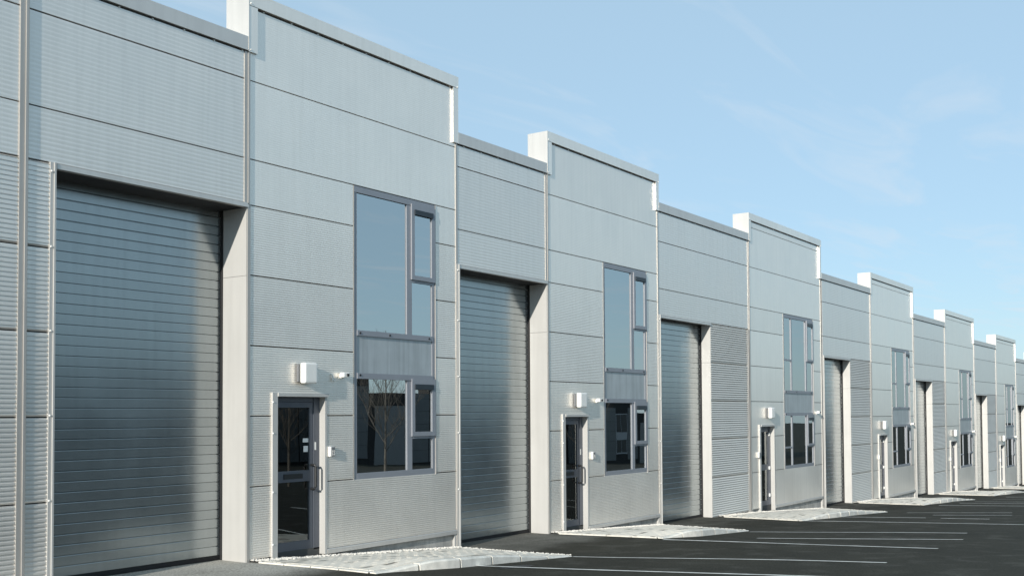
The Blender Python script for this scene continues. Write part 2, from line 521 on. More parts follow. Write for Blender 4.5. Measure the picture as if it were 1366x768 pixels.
def roller_door(parent, s0, s1, ztop, zbot, r):
    door = MB().box(s0 - 0.02, s1, r + 0.06, r + 0.09, zbot, ztop + 0.1)
    d = put('roller_door', door.mesh('roller_door', M['rubber']), parent, (s0, r, zbot))
    d.data.transform(Matrix.Translation((-s0, -r, -zbot)))
    h = 0.131
    key = (round(s1 - s0, 3), round(h, 3))
    if key not in slat_cache:
        B = MB()
        B.extrude_x([(0.05, h - 0.004), (0.05, 0.0), (0.010, 0.0), (0.0, 0.002), (0.0, h - 0.015),
                     (0.0015, h - 0.011), (0.014, h - 0.010), (0.014, h - 0.004)], 0.0, s1 - s0)
        slat_cache[key] = B.mesh('slat', M['slat'])
    z = zbot + 0.07; n = 0
    while z < ztop + 0.02:
        sl_ = put('slat', slat_cache[key], d, (s0, r + random.uniform(-0.0015, 0.0015), z))
        z += h; n += 1
    put('bottom_rail', MB().box(s0, s1, r - 0.012, r + 0.04, zbot + 0.005, zbot + 0.066).mesh('bottom_rail', M['rubber']), d)
    put('guide_rail', MB().box(s1 - 0.012, s1, r - 0.05, r - 0.004, zbot, ztop).mesh('guide_rail', M['rubber']), d)
    put('guide_rail', MB().box(s0, s0 + 0.04, r - 0.05, r - 0.003, zbot, ztop).mesh('guide_rail', M['rubber']), d)
    return d


def window(parent, s0, s1, L, style):
    """two storey window: light over spandrel over light; style A two lights wide, B three"""
    zt, zbm = L + 3.65, L - 1.02
    f = MB(); fy0, fy1 = 0.0, 0.10
    wd = s1 - s0
    mem = []
    # outer surround
    mem += [(s0, s1, zt - 0.10, zt, -0.006, 0.10), (s0, s0 + 0.07, zbm, zt - 0.10, 0.004, 0.10), (s1 - 0.075, s1, zbm, zt - 0.10, 0.004, 0.10)]
    a, e = s0 + 0.07, s1 - 0.075
    mem += [(a, e, zbm, L - 0.915, 0.001, 0.10)]                       # bottom rail / sill
    mem += [(a, e, L + 1.27, L + 1.355, -0.012, 0.10), (a, e, L + 0.585, L + 0.675, -0.012, 0.10)]
    win = put('window', None, parent, (s0, 0.0, zbm))
    panes = []; cas = []
    if style == 'A':
        m0, m1 = s0 + wd * 0.633, s0 + wd * 0.697
        for zlo, zhi in ((L + 1.355, zt - 0.10), (L - 0.915, L + 0.585)):
            mem.append((m0, m1, zlo, zhi, 0.002, 0.10))
            panes.append((a, m0, zlo, zhi))
            tr = (L + 2.245, L + 2.30) if zlo > L else (L - 0.395, L - 0.345)
            mem.append((m1, e, tr[0], tr[1], 0.004, 0.10))
            panes.append((m1, e, zlo, tr[0]))
            cas.append((m1 - 0.03, e + 0.055, tr[1] - 0.01, zhi + 0.03))
    else:
        l0, l1 = s0 + wd * 0.25, s0 + wd * 0.278
        m0, m1 = s0 + wd * 0.74, s0 + wd * 0.775
        for zlo, zhi in ((L + 1.355, zt - 0.10), (L - 0.915, L + 0.585)):
            mem += [(l0, l1, zlo, zhi, 0.002, 0.10), (m0, m1, zlo, zhi, 0.002, 0.10)]
            panes.append((l1, m0, zlo, zhi))
            tr = (L + 2.245, L + 2.30) if zlo > L else (L - 0.395, L - 0.345)
            mem += [(a, l0, tr[0], tr[1], 0.004, 0.10), (m1, e, tr[0], tr[1], 0.004, 0.10)]
            panes += [(a, l0, zlo, tr[0]), (a, l0, tr[1], zhi), (m1, e, zlo, tr[0])]
            cas.append((m1 - 0.03, e + 0.055, tr[1] - 0.01, zhi + 0.03))
    for q in mem: f.box(*[q[0], q[1], q[4], q[5], q[2], q[3]])
    put('frame', f.mesh('frame', M['frame']), win)
    fl = MB().box(s0 - 0.012, s0 - 0.001, -0.007, 0.05, zbm, zt)
    fl.box(s1 + 0.001, s1 + 0.012, -0.012, 0.05, zbm, zt)
    put('edge_flashing', fl.mesh('edge_flashing', M['trim']), win)
    for (x0, x1, z0, z1) in panes:
        put('pane', MB().box(x0, x1, 0.024, 0.030, z0, z1).mesh('pane', M['glass']), win)
    for (x0, x1, z0, z1) in cas:
        c = MB(); fw = 0.075 if style == 'A' else 0.06
        y0, y1 = -0.028, 0.09
        c.box(x0, x1, y0, 0.0, z1 - fw - 0.015, z1); c.box(x0, x1, y0, 0.0, z0, z0 + fw)
        c.box(x0, x0 + fw, y0, 0.0, z0 + fw, z1 - fw - 0.015); c.box(x1 - fw - 0.02, x1, y0, 0.0, z0 + fw, z1 - fw - 0.015)
        put('casement', c.mesh('casement', M['frame']), win)
        put('pane', MB().box(x0 + fw, x1 - fw - 0.02, -0.006, -0.001, z0 + fw, z1 - fw - 0.015).mesh('pane', M['glass']), win)
        v = MB(); v.extrude_x([(-0.028, z1 - 0.09), (-0.048, z1 - 0.095), (-0.048, z1 - 0.18), (-0.028, z1 - 0.185)], x0 + 0.07, x1 - 0.07)
        put('trickle_vent', v.mesh('trickle_vent', M['vent']), win)
    put('spandrel_panel', MB().box(a, e, 0.018, 0.05, L + 0.675, L + 1.27).mesh('spandrel_panel', M['spandrel']), win)
    sc = [(a + wd * k, -0.012, L + 1.31) for k in (0.03, 0.38, 0.88)] + [(a + 0.06, -0.012, L + 0.64)]
    B = MB()
    for s, y, z in sc: B.tube([(s, y + 0.005, z), (s, y - 0.01, z)], 0.018, 6)
    put('drain_cap', B.mesh('drain_cap', M['black']), win)
    return win


def entrance(parent, s0, s1, L, zg, mirror, panes_label=None):
    """glazed entrance door in a 120 mm deep reveal; s0..s1 opening"""
    zt = L + 0.285; zb_ = L - 2.0; y = 0.12
    # lining of the reveal
    sur = MB()
    sur.box(s0 - 0.10, s0, -0.03, 0.12, zg - 0.05, zt + 0.055)
    sur.box(s1, s1 + 0.045, -0.012, 0.14, zg - 0.05, zt)
    sur.box(s0, s1 + 0.05, -0.045, 0.12, zt, zt + 0.05)
    put('door_surround', sur.mesh('door_surround', M['jamb']), parent)
    fr_ = MB()
    fr_.box(s0, s0 + 0.05, y, y + 0.06, zb_ - 0.02, zt); fr_.box(s1 - 0.12, s1, y - 0.01, y + 0.06, zb_ - 0.02, zt)
    fr_.box(s0 + 0.05, s1 - 0.12, y, y + 0.06, zt - 0.075, zt)
    put('door_frame', fr_.mesh('door_frame', M['door']), parent)
    d = put('entrance_door', None, parent, (s0, y, zb_))
    a, e = s0 + 0.055, s1 - 0.125
    lf = MB(); y0, y1 = y + 0.004, y + 0.05
    lf.box(a, a + 0.075, y0, y1, zb_, zt - 0.08); lf.box(e - 0.075, e, y0, y1, zb_, zt - 0.08)
    lf.box(a + 0.075, e - 0.075, y0, y1, zb_, zb_ + 0.13); lf.box(a + 0.075, e - 0.075, y0, y1, zt - 0.16, zt - 0.08)
    lf.box(a + 0.075, e - 0.075, y0, y1, L - 0.985, L - 0.82)
    put('leaf', lf.mesh('leaf', M['door']), d)
    put('pane', MB().box(a + 0.075, e - 0.075, y + 0.022, y + 0.028, zb_ + 0.13, L - 0.985).mesh('pane', M['door_glass']), d)
    put('pane', MB().box(a + 0.075, e - 0.075, y + 0.022, y + 0.028, L - 0.82, zt - 0.16).mesh('pane', M['door_glass']), d)
    if not mirror:
        put('letter_slot', MB().box(a + 0.2, e - 0.22, y - 0.006, y + 0.003, L - 0.94, L - 0.865).mesh('letter_slot', M['black']), d)
    hx = (e - 0.04) if not mirror else (a + 0.04)
    hs = a - 0.02 if not mirror else e + 0.02
    h = MB()
    h.tube([(hx, y + 0.004, L - 0.745), (hx, y - 0.075, L - 0.745), (hx, y - 0.095, L - 0.775), (hx, y - 0.095, L - 1.075), (hx, y - 0.075, L - 1.105), (hx, y + 0.004, L - 1.105)], 0.019, 8)
    put('pull_handle', h.mesh('pull_handle', M['black']), d)
    h = MB()                                                          # same handle on the inner face
    h.tube([(hx, y + 0.05, L - 0.745), (hx, y + 0.12, L - 0.745), (hx, y + 0.14, L - 0.775), (hx, y + 0.14, L - 1.075), (hx, y + 0.12, L - 1.105), (hx, y + 0.05, L - 1.105)], 0.019, 8)
    put('pull_handle', h.mesh('pull_handle', M['black']), d)
    for hz_ in (0.05, -0.93, -1.72):
        put('hinge', MB().box(hs - 0.035, hs + 0.035, y - 0.028, y + 0.003, L + hz_ - 0.045, L + hz_ + 0.045).mesh('hinge', M['white']), d)
    put('lock_plate', MB().box(hx + (0.06 if not mirror else -0.09), hx + (0.09 if not mirror else -0.06), y - 0.014, y - 0.0115, L - 0.52, L - 0.40).mesh('lock_plate', M['white']), d)
    return d


UNITS = []


def unit(idx, label, low0, open0, open1, b0, b1, L, style, r, extra, door, win, left_ext=None, ghost=False):
    """low0..b0 low bay with roller door open0..open1, b0..b1 tall block"""
    zg0, zg1 = zb(b0), zb(b1)
    u = thing('warehouse_unit', label, 'warehouse unit', (b0, 0, zg0), 'terraced silver warehouse units')
    core = MB()
    lowtop = L + 5.40 + (0.32 if extra else 0); top = L + 6.06 + (0.25 if extra else 0)
    base = L - 2.03
    rk = 'rib'; bk = 'micro' if style == 'A' else 'flat'
    zopen = L + 2.96
    zend = min(zb(low0), zb(open1)) - 0.15
    # --- low bay cladding
    rows_hi = [(L + 3.02, L + 3.66), (L + 3.66, L + 4.79), (L + 4.79, lowtop - 0.218)]
    segs = [(open0 - (0.08 if left_ext is None else 0.36), b0 - 0.06)]
    if left_ext is not None: segs = [(7.0, b0 - 0.06), (left_ext, 6.89)]
    for (x0, x1) in segs:
        for (z0, z1) in rows_hi:
            panel([(x0, x1, z0, z1)], 'shallow_rib', L, u, core)
    lowrows = [(L + 2, L + 3.02), (L + 1, L + 2), (L, L + 1), (L - 1, L), (base, L - 1)]
    if left_ext is not None:
        for (x0, x1) in ((left_ext, 6.89), (7.0, open0 - 0.08)):
            for k, (z0, z1) in enumerate(lowrows): panel([(x0, x1, z0, z1)], rk, L, u, core)
        trim_strip(u, 6.885, 7.005, base - 0.05, lowtop - 0.19, 0.035)
        put('plinth', MB().box(left_ext, open0 - 0.06, 0.06, 0.2, zg0 - 0.5, base).mesh('plinth', M['concrete']), u)
    if style == 'B' and b0 - open1 > 1:
        jx = open1 + 0.0
        for k, (z0, z1) in enumerate(lowrows):
            lo = z0 if k < 4 else base - 0.02
            panel([(jx + 0.02, b0 - 0.16, lo, z1)], 'louvre', L, u, core, 'louvre_panel')
        trim_strip(u, b0 - 0.16, b0 - 0.05, base - 0.05, L + 3.0, 0.02)
        put('plinth', MB().box(jx + 0.02, b0, 0.05, 0.2, zg0 - 0.5, base - 0.02).mesh('plinth', M['concrete']), u)
    # low coping
    c0 = left_ext if left_ext is not None else low0
    B = MB(); B.extrude_x([(-0.035, lowtop - 0.20), (-0.035, lowtop), (0.40, lowtop - 0.02), (0.40, lowtop - 0.2)], c0, b0 - 0.013)
    put('coping', B.mesh('coping', M['coping']), u)
    # header trim, soffit, reveals
    hx0 = open0 - (0.10 if left_ext is None else 0.07)
    put('header_trim', MB().box(open0, open1 + 0.03, -0.022, 0.06, zopen, L + 3.02).mesh('header_trim', M['coping']), u)
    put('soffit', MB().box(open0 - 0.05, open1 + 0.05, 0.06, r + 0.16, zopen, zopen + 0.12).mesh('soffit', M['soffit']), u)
    trim_strip(u, open0 - 0.085, open0, zend, L + 3.03, 0.034, 'jamb_trim', True, 'jamb')
    put('jamb_panel', MB().box(open0 - 0.06, open0 - 0.001, 0.031, r + 0.1, zend, zopen - 0.001).mesh('jamb_panel', M['jamb']), u)
    put('jamb_panel', MB().box(open1, open1 + 0.045, -0.002, r + 0.1, zend, L + 1.985).mesh('jamb_panel', M['jamb']), u)
    put('jamb_panel', MB().box(open1, open1 + 0.045, -0.002, r + 0.1, L + 1.99, zopen - 0.001).mesh('jamb_panel', M['jamb']), u)
    roller_door(u, open0, open1, zopen, min(zb(open0), zb(open1)) - 0.0, r)
    # --- tall block cladding
    d0, d1 = door; w0, w1 = win
    zt = L + 0.33
    hi = [(L + 3.66, L + 4.79)]
    if extra: hi += [(L + 4.79, L + 5.92), (L + 5.92, top - 0.222)]
    else: hi += [(L + 4.79, top - 0.222)]
    core.box(b0 + 0.05, b1 - 0.05, 0.05, 0.10, top - 0.222, top - 0.17); core.box(open0, b0 - 0.06, 0.05, 0.10, lowtop - 0.218, lowtop - 0.15)
    x0, x1 = b0 + 0.05, b1 - 0.05
    up = 'faint' if style == 'A' else 'flat'
    for (z0, z1) in hi: panel([(x0, x1, z0, z1)], up, L, u, core)
    for (z0, z1) in ((L + 3.0, L + 3.66), (L + 2, L + 3.0), (L + 1, L + 2)):
        bb = bk if style == 'B' or z0 < L + 0.5 else ('mid' if z0 < L + 2.5 else up)
        panel([(x0, w0 - 0.02, z0, z1)], bb, L, u, core); panel([(w1 + 0.012, x1, z0, z1)], bb, L, u, core)
    panel([(x0, d0 - 0.1, L, L + 1), (d0 - 0.1, d1 + 0.045, zt, L + 1), (d1 + 0.045, w0 - 0.02, L, L + 1)], bk, L, u, core)
    panel([(w1 + 0.012, x1, L, L + 1)], bk, L, u, core)
    panel([(x0, d0 - 0.1, L - 1, L)], bk, L, u, core); panel([(d1 + 0.045, w0 - 0.02, L - 1, L)], bk, L, u, core)
    panel([(w1 + 0.012, x1, L - 1, L)], bk, L, u, core)
    panel([(x0, d0 - 0.1, base, L - 1)], bk, L, u, core)
    if style == 'B':
        panel([(d1 + 0.045, w0 - 0.02, base, L - 1)], bk, L, u, core)
        panel([(w0 - 0.02, x1, base, L - 1)], bk, L, u, core)
    else:
        panel([(d1 + 0.045, x1, base, L - 1)], bk, L, u, core)
    # behind the window, the room must not be blocked: core only follows the panels
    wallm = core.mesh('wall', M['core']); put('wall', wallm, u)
    # corner trims
    trim_strip(u, b0 - 0.06, b0 + 0.05, L + 3.0, lowtop - 0.215, 0.022)
    put('side_return', MB().box(b0 - 0.012, b0 - 0.0045, -0.042, 0.44, lowtop - 0.19, top).mesh('side_return', M['jamb']), u)
    trim_strip(u, b0 - 0.002, b0 + 0.05, min(zg0, base) - 0.1, L + 3.0, 0.015, step=False)
    trim_strip(u, b1 - 0.05, b1 + 0.0, zg1 - 0.1, top - 0.21, 0.013, step=False)
    # parapet: coping, side returns
    nc = 3 if b1 - b0 > 5.5 else 2
    for k in range(nc):
        fa, fb = (0, 0.36, 0.80, 1)[k], ((0.36, 0.80, 1)[k] if nc == 3 else (0.62, 1)[k])
        if nc == 2: fa = (0, 0.62)[k]
        B = MB(); B.extrude_x([(-0.04, top - 0.20), (-0.04, top), (0.44, top - 0.015), (0.44, top - 0.2)],
                              b0 + (b1 - b0) * fa - (0.004 if k == 0 else -0.002), b0 + (b1 - b0) * fb + (0.006 if k == nc - 1 else -0.002))
        put('coping', B.mesh('coping', M['panel']), u)
    nxt = L - (0.335 if idx < 2 else 0.47) + 5.2 + (0.32 if idx >= 1 else 0)
    put('side_flashing', MB().box(b0 - 0.004, b0 + 0.16, -0.034, 0.0, lowtop - 0.21, top - 0.205).mesh('side_flashing', M['panel']), u)
    put('side_flashing', MB().box(b1 - 0.14, b1 + 0.004, -0.034, 0.0, nxt, top - 0.205).mesh('side_flashing', M['panel']), u)
    put('parapet', MB().box(b0, b1, 0.104, 0.42, lowtop - 0.6, top - 0.201).mesh('parapet', M['jamb']), u)
    # plinth, drip flashing
    put('plinth', MB().box(b0 + 0.06, d0 - 0.1, 0.05, 0.2, zg1 - 0.4, base).mesh('plinth', M['concrete']), u)
    put('plinth', MB().box(d1 + 0.05, b1 - 0.02, 0.05, 0.2, zg1 - 0.4, base).mesh('plinth', M['concrete']), u)
    B = MB(); B.extrude_x([(0.05, base + 0.004), (-0.014, base + 0.003), (-0.018, base - 0.006), (-0.018, base - 0.072), (-0.012, base - 0.072), (-0.008, base - 0.03), (0.05, base - 0.02)], d1 + 0.05, b1 - 0.052)
    put('drip_flashing', B.mesh('drip_flashing', M['coping']), u)
    put('corner_post', MB().box(b1 - 0.10, b1 - 0.052, 0.0, 0.14, zg1 - 0.1, base - 0.021).mesh('corner_post', M['jamb']), u)
    # body behind: roof, rear and party walls, room
    B = MB(); e0 = left_ext if left_ext is not None else low0
    B.box(e0, b1, 0.42, 15, lowtop - 0.75, lowtop - 0.6)
    put('roof', B.mesh('roof', M['roof']), u)
    B = MB(); zf = min(zg0, zg1) - 0.6
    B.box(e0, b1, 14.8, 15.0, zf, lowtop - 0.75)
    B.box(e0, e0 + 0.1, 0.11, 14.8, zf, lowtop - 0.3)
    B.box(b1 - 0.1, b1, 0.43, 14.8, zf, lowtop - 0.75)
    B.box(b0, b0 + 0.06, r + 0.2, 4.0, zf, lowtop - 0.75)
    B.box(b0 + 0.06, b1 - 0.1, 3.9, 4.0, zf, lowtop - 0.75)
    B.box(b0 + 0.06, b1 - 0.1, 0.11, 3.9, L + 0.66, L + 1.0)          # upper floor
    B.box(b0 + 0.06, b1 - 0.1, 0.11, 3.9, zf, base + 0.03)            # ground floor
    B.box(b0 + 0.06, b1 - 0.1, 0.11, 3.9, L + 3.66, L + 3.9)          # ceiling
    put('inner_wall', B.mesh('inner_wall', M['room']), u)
    wobj = window(u, w0, w1, L, style)
    dobj = entrance(u, d0, d1, L, zg0, style == 'B')
    if idx < 3:
        n = int((b1 - b0) / 0.55); m_ = int((b0 - c0) / 0.5)
        pts = [(b0 + 0.3 + k * (b1 - b0 - 0.5) / n, 0.0, top - 0.222) for k in range(n + 1)]
        pts += [(b0 + 0.03, -0.04, top - 0.17), (b1 - 0.03, -0.04, top - 0.19), (b0 + 0.03, -0.034, lowtop - 0.18)]
        pts += [(c0 + 0.2 + k * (b0 - c0 - 0.3) / m_, 0.0, lowtop - 0.222) for k in range(m_ + 1)]
        pts += [(open0 - 0.07, -0.025, L + z_ + 0.02) for z_ in (2.9, 2.0, 1.0, 0.0, -1.0)]
        pts += [(d0 - 0.09, -0.03, L + z_) for z_ in (0.2, -0.25, -1.1, -1.85)]
        screws(u, pts)
    UNITS.append(u)
    return u, wobj, dobj


ord_ = ['nearest', 'second', 'third', 'fourth', 'fifth', 'sixth']
u1 = unit(0, 'nearest warehouse unit, its wide grey roller door cut by the left edge of the photo', 7.0, 7.36, 10.295, 10.31, 15.17, 0.0, 'A', 0.54, False, (10.87, 11.85), (12.50, 14.535), left_ext=0.5)
u2 = unit(1, 'second warehouse unit from the left, with a shelved room behind its lower window', 15.17, 15.225, 18.1, 18.12, 23.0, -0.335, 'A', 0.46, False, (18.74, 19.64), (20.38, 22.37))
u3 = unit(2, 'third warehouse unit from the left, first with a louvred strip beside its roller door', 23.0, 23.07, 25.92, 28.52, 34.55, -0.665, 'B', 0.30, True, (29.24, 30.30), (31.15, 33.74))
u4 = unit(3, 'fourth warehouse unit from the left, dark band reflected low in its upper window', 34.55, 34.75, 37.5, 39.98, 45.9, -1.14, 'B', 0.30, True, (40.85, 41.9), (42.66, 45.24))
u5 = unit(4, 'fifth warehouse unit from the left, halfway down the receding part of the row', 45.9, 46.08, 48.87, 51.3, 57.3, -1.635, 'B', 0.30, True, (52.1, 53.3), (54.02, 56.6))
u6 = unit(5, 'sixth warehouse unit from the left, last complete block before the right edge', 57.3, 57.5, 60.27, 62.7, 68.4, -2.11, 'B', 0.30, True, (63.5, 64.6), (65.1, 67.65))
u7 = unit(6, 'farthest warehouse unit, only its roller door bay showing at the right edge', 68.4, 68.6, 71.37, 73.8, 79.5, -2.58, 'B', 0.30, True, (74.6, 75.7), (76.2, 78.75))

# blinds, notices and a painted reflection band behind the far upper windows
put('blind_or_reflection', MB().box(54.75, 55.85, 0.14, 0.15, 0.0, 0.42).mesh('blind_or_reflection', M['paper']), u5[1])
put('blind_or_reflection', MB().box(65.25, 67.45, 0.14, 0.15, -0.74, 0.25).mesh('blind_or_reflection', M['curtain']), u6[1])
put('blind_or_reflection', MB().box(42.75, 45.1, 0.14, 0.15, 0.25, 0.75).mesh('blind_or_reflection', M['far_panel']), u4[1])  # dark sheet painting the facing row's reflection low in the pane
# paper notices on the inside of the nearest door (blank in the photo at this size)
for (x0, x1, z0, z1) in ((11.53, 11.645, -0.40, -0.34), (11.545, 11.635, -0.545, -0.455)):
    put('paper_notice', MB().box(x0, x1, 0.139, 0.1415, z0, z1).mesh('paper_notice', M['paper']), u1[2])
# curtains in the nearest upper window
for x0, x1, z0, z1 in ((14.16, 14.30, 1.36, 3.4), (14.05, 14.12, 1.36, 3.2)):
    put('curtain', MB().box(x0, x1, 0.16, 0.19, z0, z1).mesh('curtain', M['curtain']), u1[1])
put('door_print', MB().box(29.42, 29.9, 0.16, 0.163, -0.95 - 0.6, -0.665 - 0.3).mesh('door_print', M['green']), u3[2])
put('cable_hook', None, u1[0], (12.0, 0, 0.56))
B = MB(); B.tube([(11.985, 0.0, 0.64), (11.985, -0.03, 0.62), (12.0, -0.035, 0.58), (11.99, -0.03, 0.545), (12.03, -0.04, 0.53), (12.04, -0.035, 0.565), (12.01, -0.02, 0.58)], 0.014, 6)
bpy.data.objects.remove([o for o in col.objects if o.name == 'cable_hook'][0])
put('cable_hook', B.mesh('cable_hook', M['white']), u1[0])

# wall lamps, keypads and sensors beside each entrance
lamp_shell = rbox('lamp_cover', 0.27, 0.115, 0.31, 0.035, M['white'], 3)
lamp_back = rbox('back_plate', 0.30, 0.045, 0.27, 0.008, M['grey'], 1)
key_case = rbox('case', 0.10, 0.05, 0.155, 0.008, M['white'], 1)
key_plate = rbox('plate', 0.07, 0.008, 0.145, 0.003, M['grey'], 1)
key_btn = rbox('button', 0.016, 0.006, 0.016, 0.002, M['white'], 1)
sens_body = rbox('body', 0.13, 0.085, 0.075, 0.012, M['white'], 2)
sens_lens = rbox('lens', 0.05, 0.02, 0.04, 0.006, M['black'], 1)
where = ['the nearest entrance door', 'the second entrance door from the left', 'the entrance door of the third unit',
         'the entrance door of the fourth unit', 'the entrance door of the fifth unit', 'the entrance door of the sixth unit']
LAMPS = [(11.42, 0.635), (19.27, 0.295), (29.88, 0.01), (41.3, -0.47), (52.7, -0.96), (64.05, -1.45)]
KEYS = [(11.965, -0.55), (19.83, -0.88), (29.06, -1.18), (40.72, -1.66), (51.95, -2.15), (63.35, -2.63)]
SENS = [(12.21, 0.63), (20.05, 0.30), (34.0, 0.02), (45.38, -0.46), (56.75, -0.95), (67.8, -1.43)]
for i in range(6):
    s, z = LAMPS[i]
    t_ = thing('wall_lamp', 'white box wall lamp on the cladding above ' + where[i], 'wall lamp', (s, -0.006, z), 'white wall lamps over the entrance doors')
    put('back_plate', lamp_back, t_, (s - 0.02, -0.006, z)); put('lamp_cover', lamp_shell, t_, (s, -0.045, z))
    s, z = KEYS[i]
    t_ = thing('door_keypad', 'small white and grey keypad beside ' + where[i], 'keypad', (s, -0.005, z), 'keypads beside the entrance doors')
    put('case', key_case, t_, (s, -0.005, z)); put('plate', key_plate, t_, (s + 0.012, -0.055, z))
    if i < 2:
        for k in range(6):
            put('button', key_btn, t_, (s - 0.004 + 0.032 * (k % 2), -0.063, z + 0.01 - 0.028 * (k // 2)))
    s, z = SENS[i]
    side = 'right of the lamp over ' if i < 2 else 'right of the window past '
    t_ = thing('security_sensor', 'small white security sensor ' + side + where[i], 'sensor', (s, -0.005, z), 'white security sensors on the cladding')
    put('bracket', MB().box(s - 0.03, s + 0.03, -0.03, 0.0, z - 0.05, z + 0.02).mesh('bracket', M['white']), t_)
    put('body', sens_body, t_, (s + 0.01, -0.028, z)); put('lens', sens_lens, t_, (s + 0.03, -0.112, z))

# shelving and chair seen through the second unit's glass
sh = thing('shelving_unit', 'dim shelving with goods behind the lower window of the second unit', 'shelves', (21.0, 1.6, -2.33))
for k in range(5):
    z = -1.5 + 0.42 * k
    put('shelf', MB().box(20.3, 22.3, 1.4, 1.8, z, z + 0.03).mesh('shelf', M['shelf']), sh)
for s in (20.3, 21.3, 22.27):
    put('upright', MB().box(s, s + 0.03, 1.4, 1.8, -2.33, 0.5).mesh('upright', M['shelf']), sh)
gid = 0
for k in range(4):
    s = 20.36
    while s < 22.1:
        wd = random.uniform(0.12, 0.3); hh = random.uniform(0.12, 0.3)
        z = -1.5 + 0.42 * k + 0.03
        bx = put('storage_box', MB().box(-wd / 2, wd / 2, -0.14, 0.14, 0, hh).mesh('storage_box', M['boxes']), None, (s + wd / 2, 1.6, z))
        bx['label'] = 'dim box among the goods on the shelves behind the second unit lower window'
        bx['category'] = 'box'; bx['group'] = 'goods on the shelves behind glass'
        s += wd + random.uniform(0.02, 0.3)
ch = thing('stacking_chair', 'chrome framed chair standing behind the glass door of the second unit', 'chair', (19.25, 0.75, -2.33))
for dy_ in (-0.2, 0.2):
    B = MB()
    B.tube([(19.05, 0.75 + dy_, -2.33), (19.06, 0.75 + dy_, -1.9), (19.10, 0.75 + dy_, -1.86), (19.42, 0.75 + dy_, -1.86), (19.46, 0.75 + dy_, -1.9), (19.5, 0.75 + dy_, -2.33)], 0.013, 6)
    put('leg_frame', B.mesh('leg_frame', M['steel']), ch)
B = MB(); B.tube([(19.45, 0.55, -1.86), (19.5, 0.55, -1.5), (19.5, 0.6, -1.42), (19.5, 0.9, -1.42), (19.5, 0.95, -1.5), (19.45, 0.95, -1.86)], 0.013, 6)
put('back_frame', B.mesh('back_frame', M['steel']), ch)
put('seat', MB().box(19.06, 19.46, 0.56, 0.94, -1.85, -1.82).mesh('seat', M['black']), ch)
put('backrest', MB().box(19.485, 19.505, 0.58, 0.92, -1.62, -1.44).mesh('backrest', M['black']), ch)

# ------------------------------------------------------------------ paved islands
paver_me = None


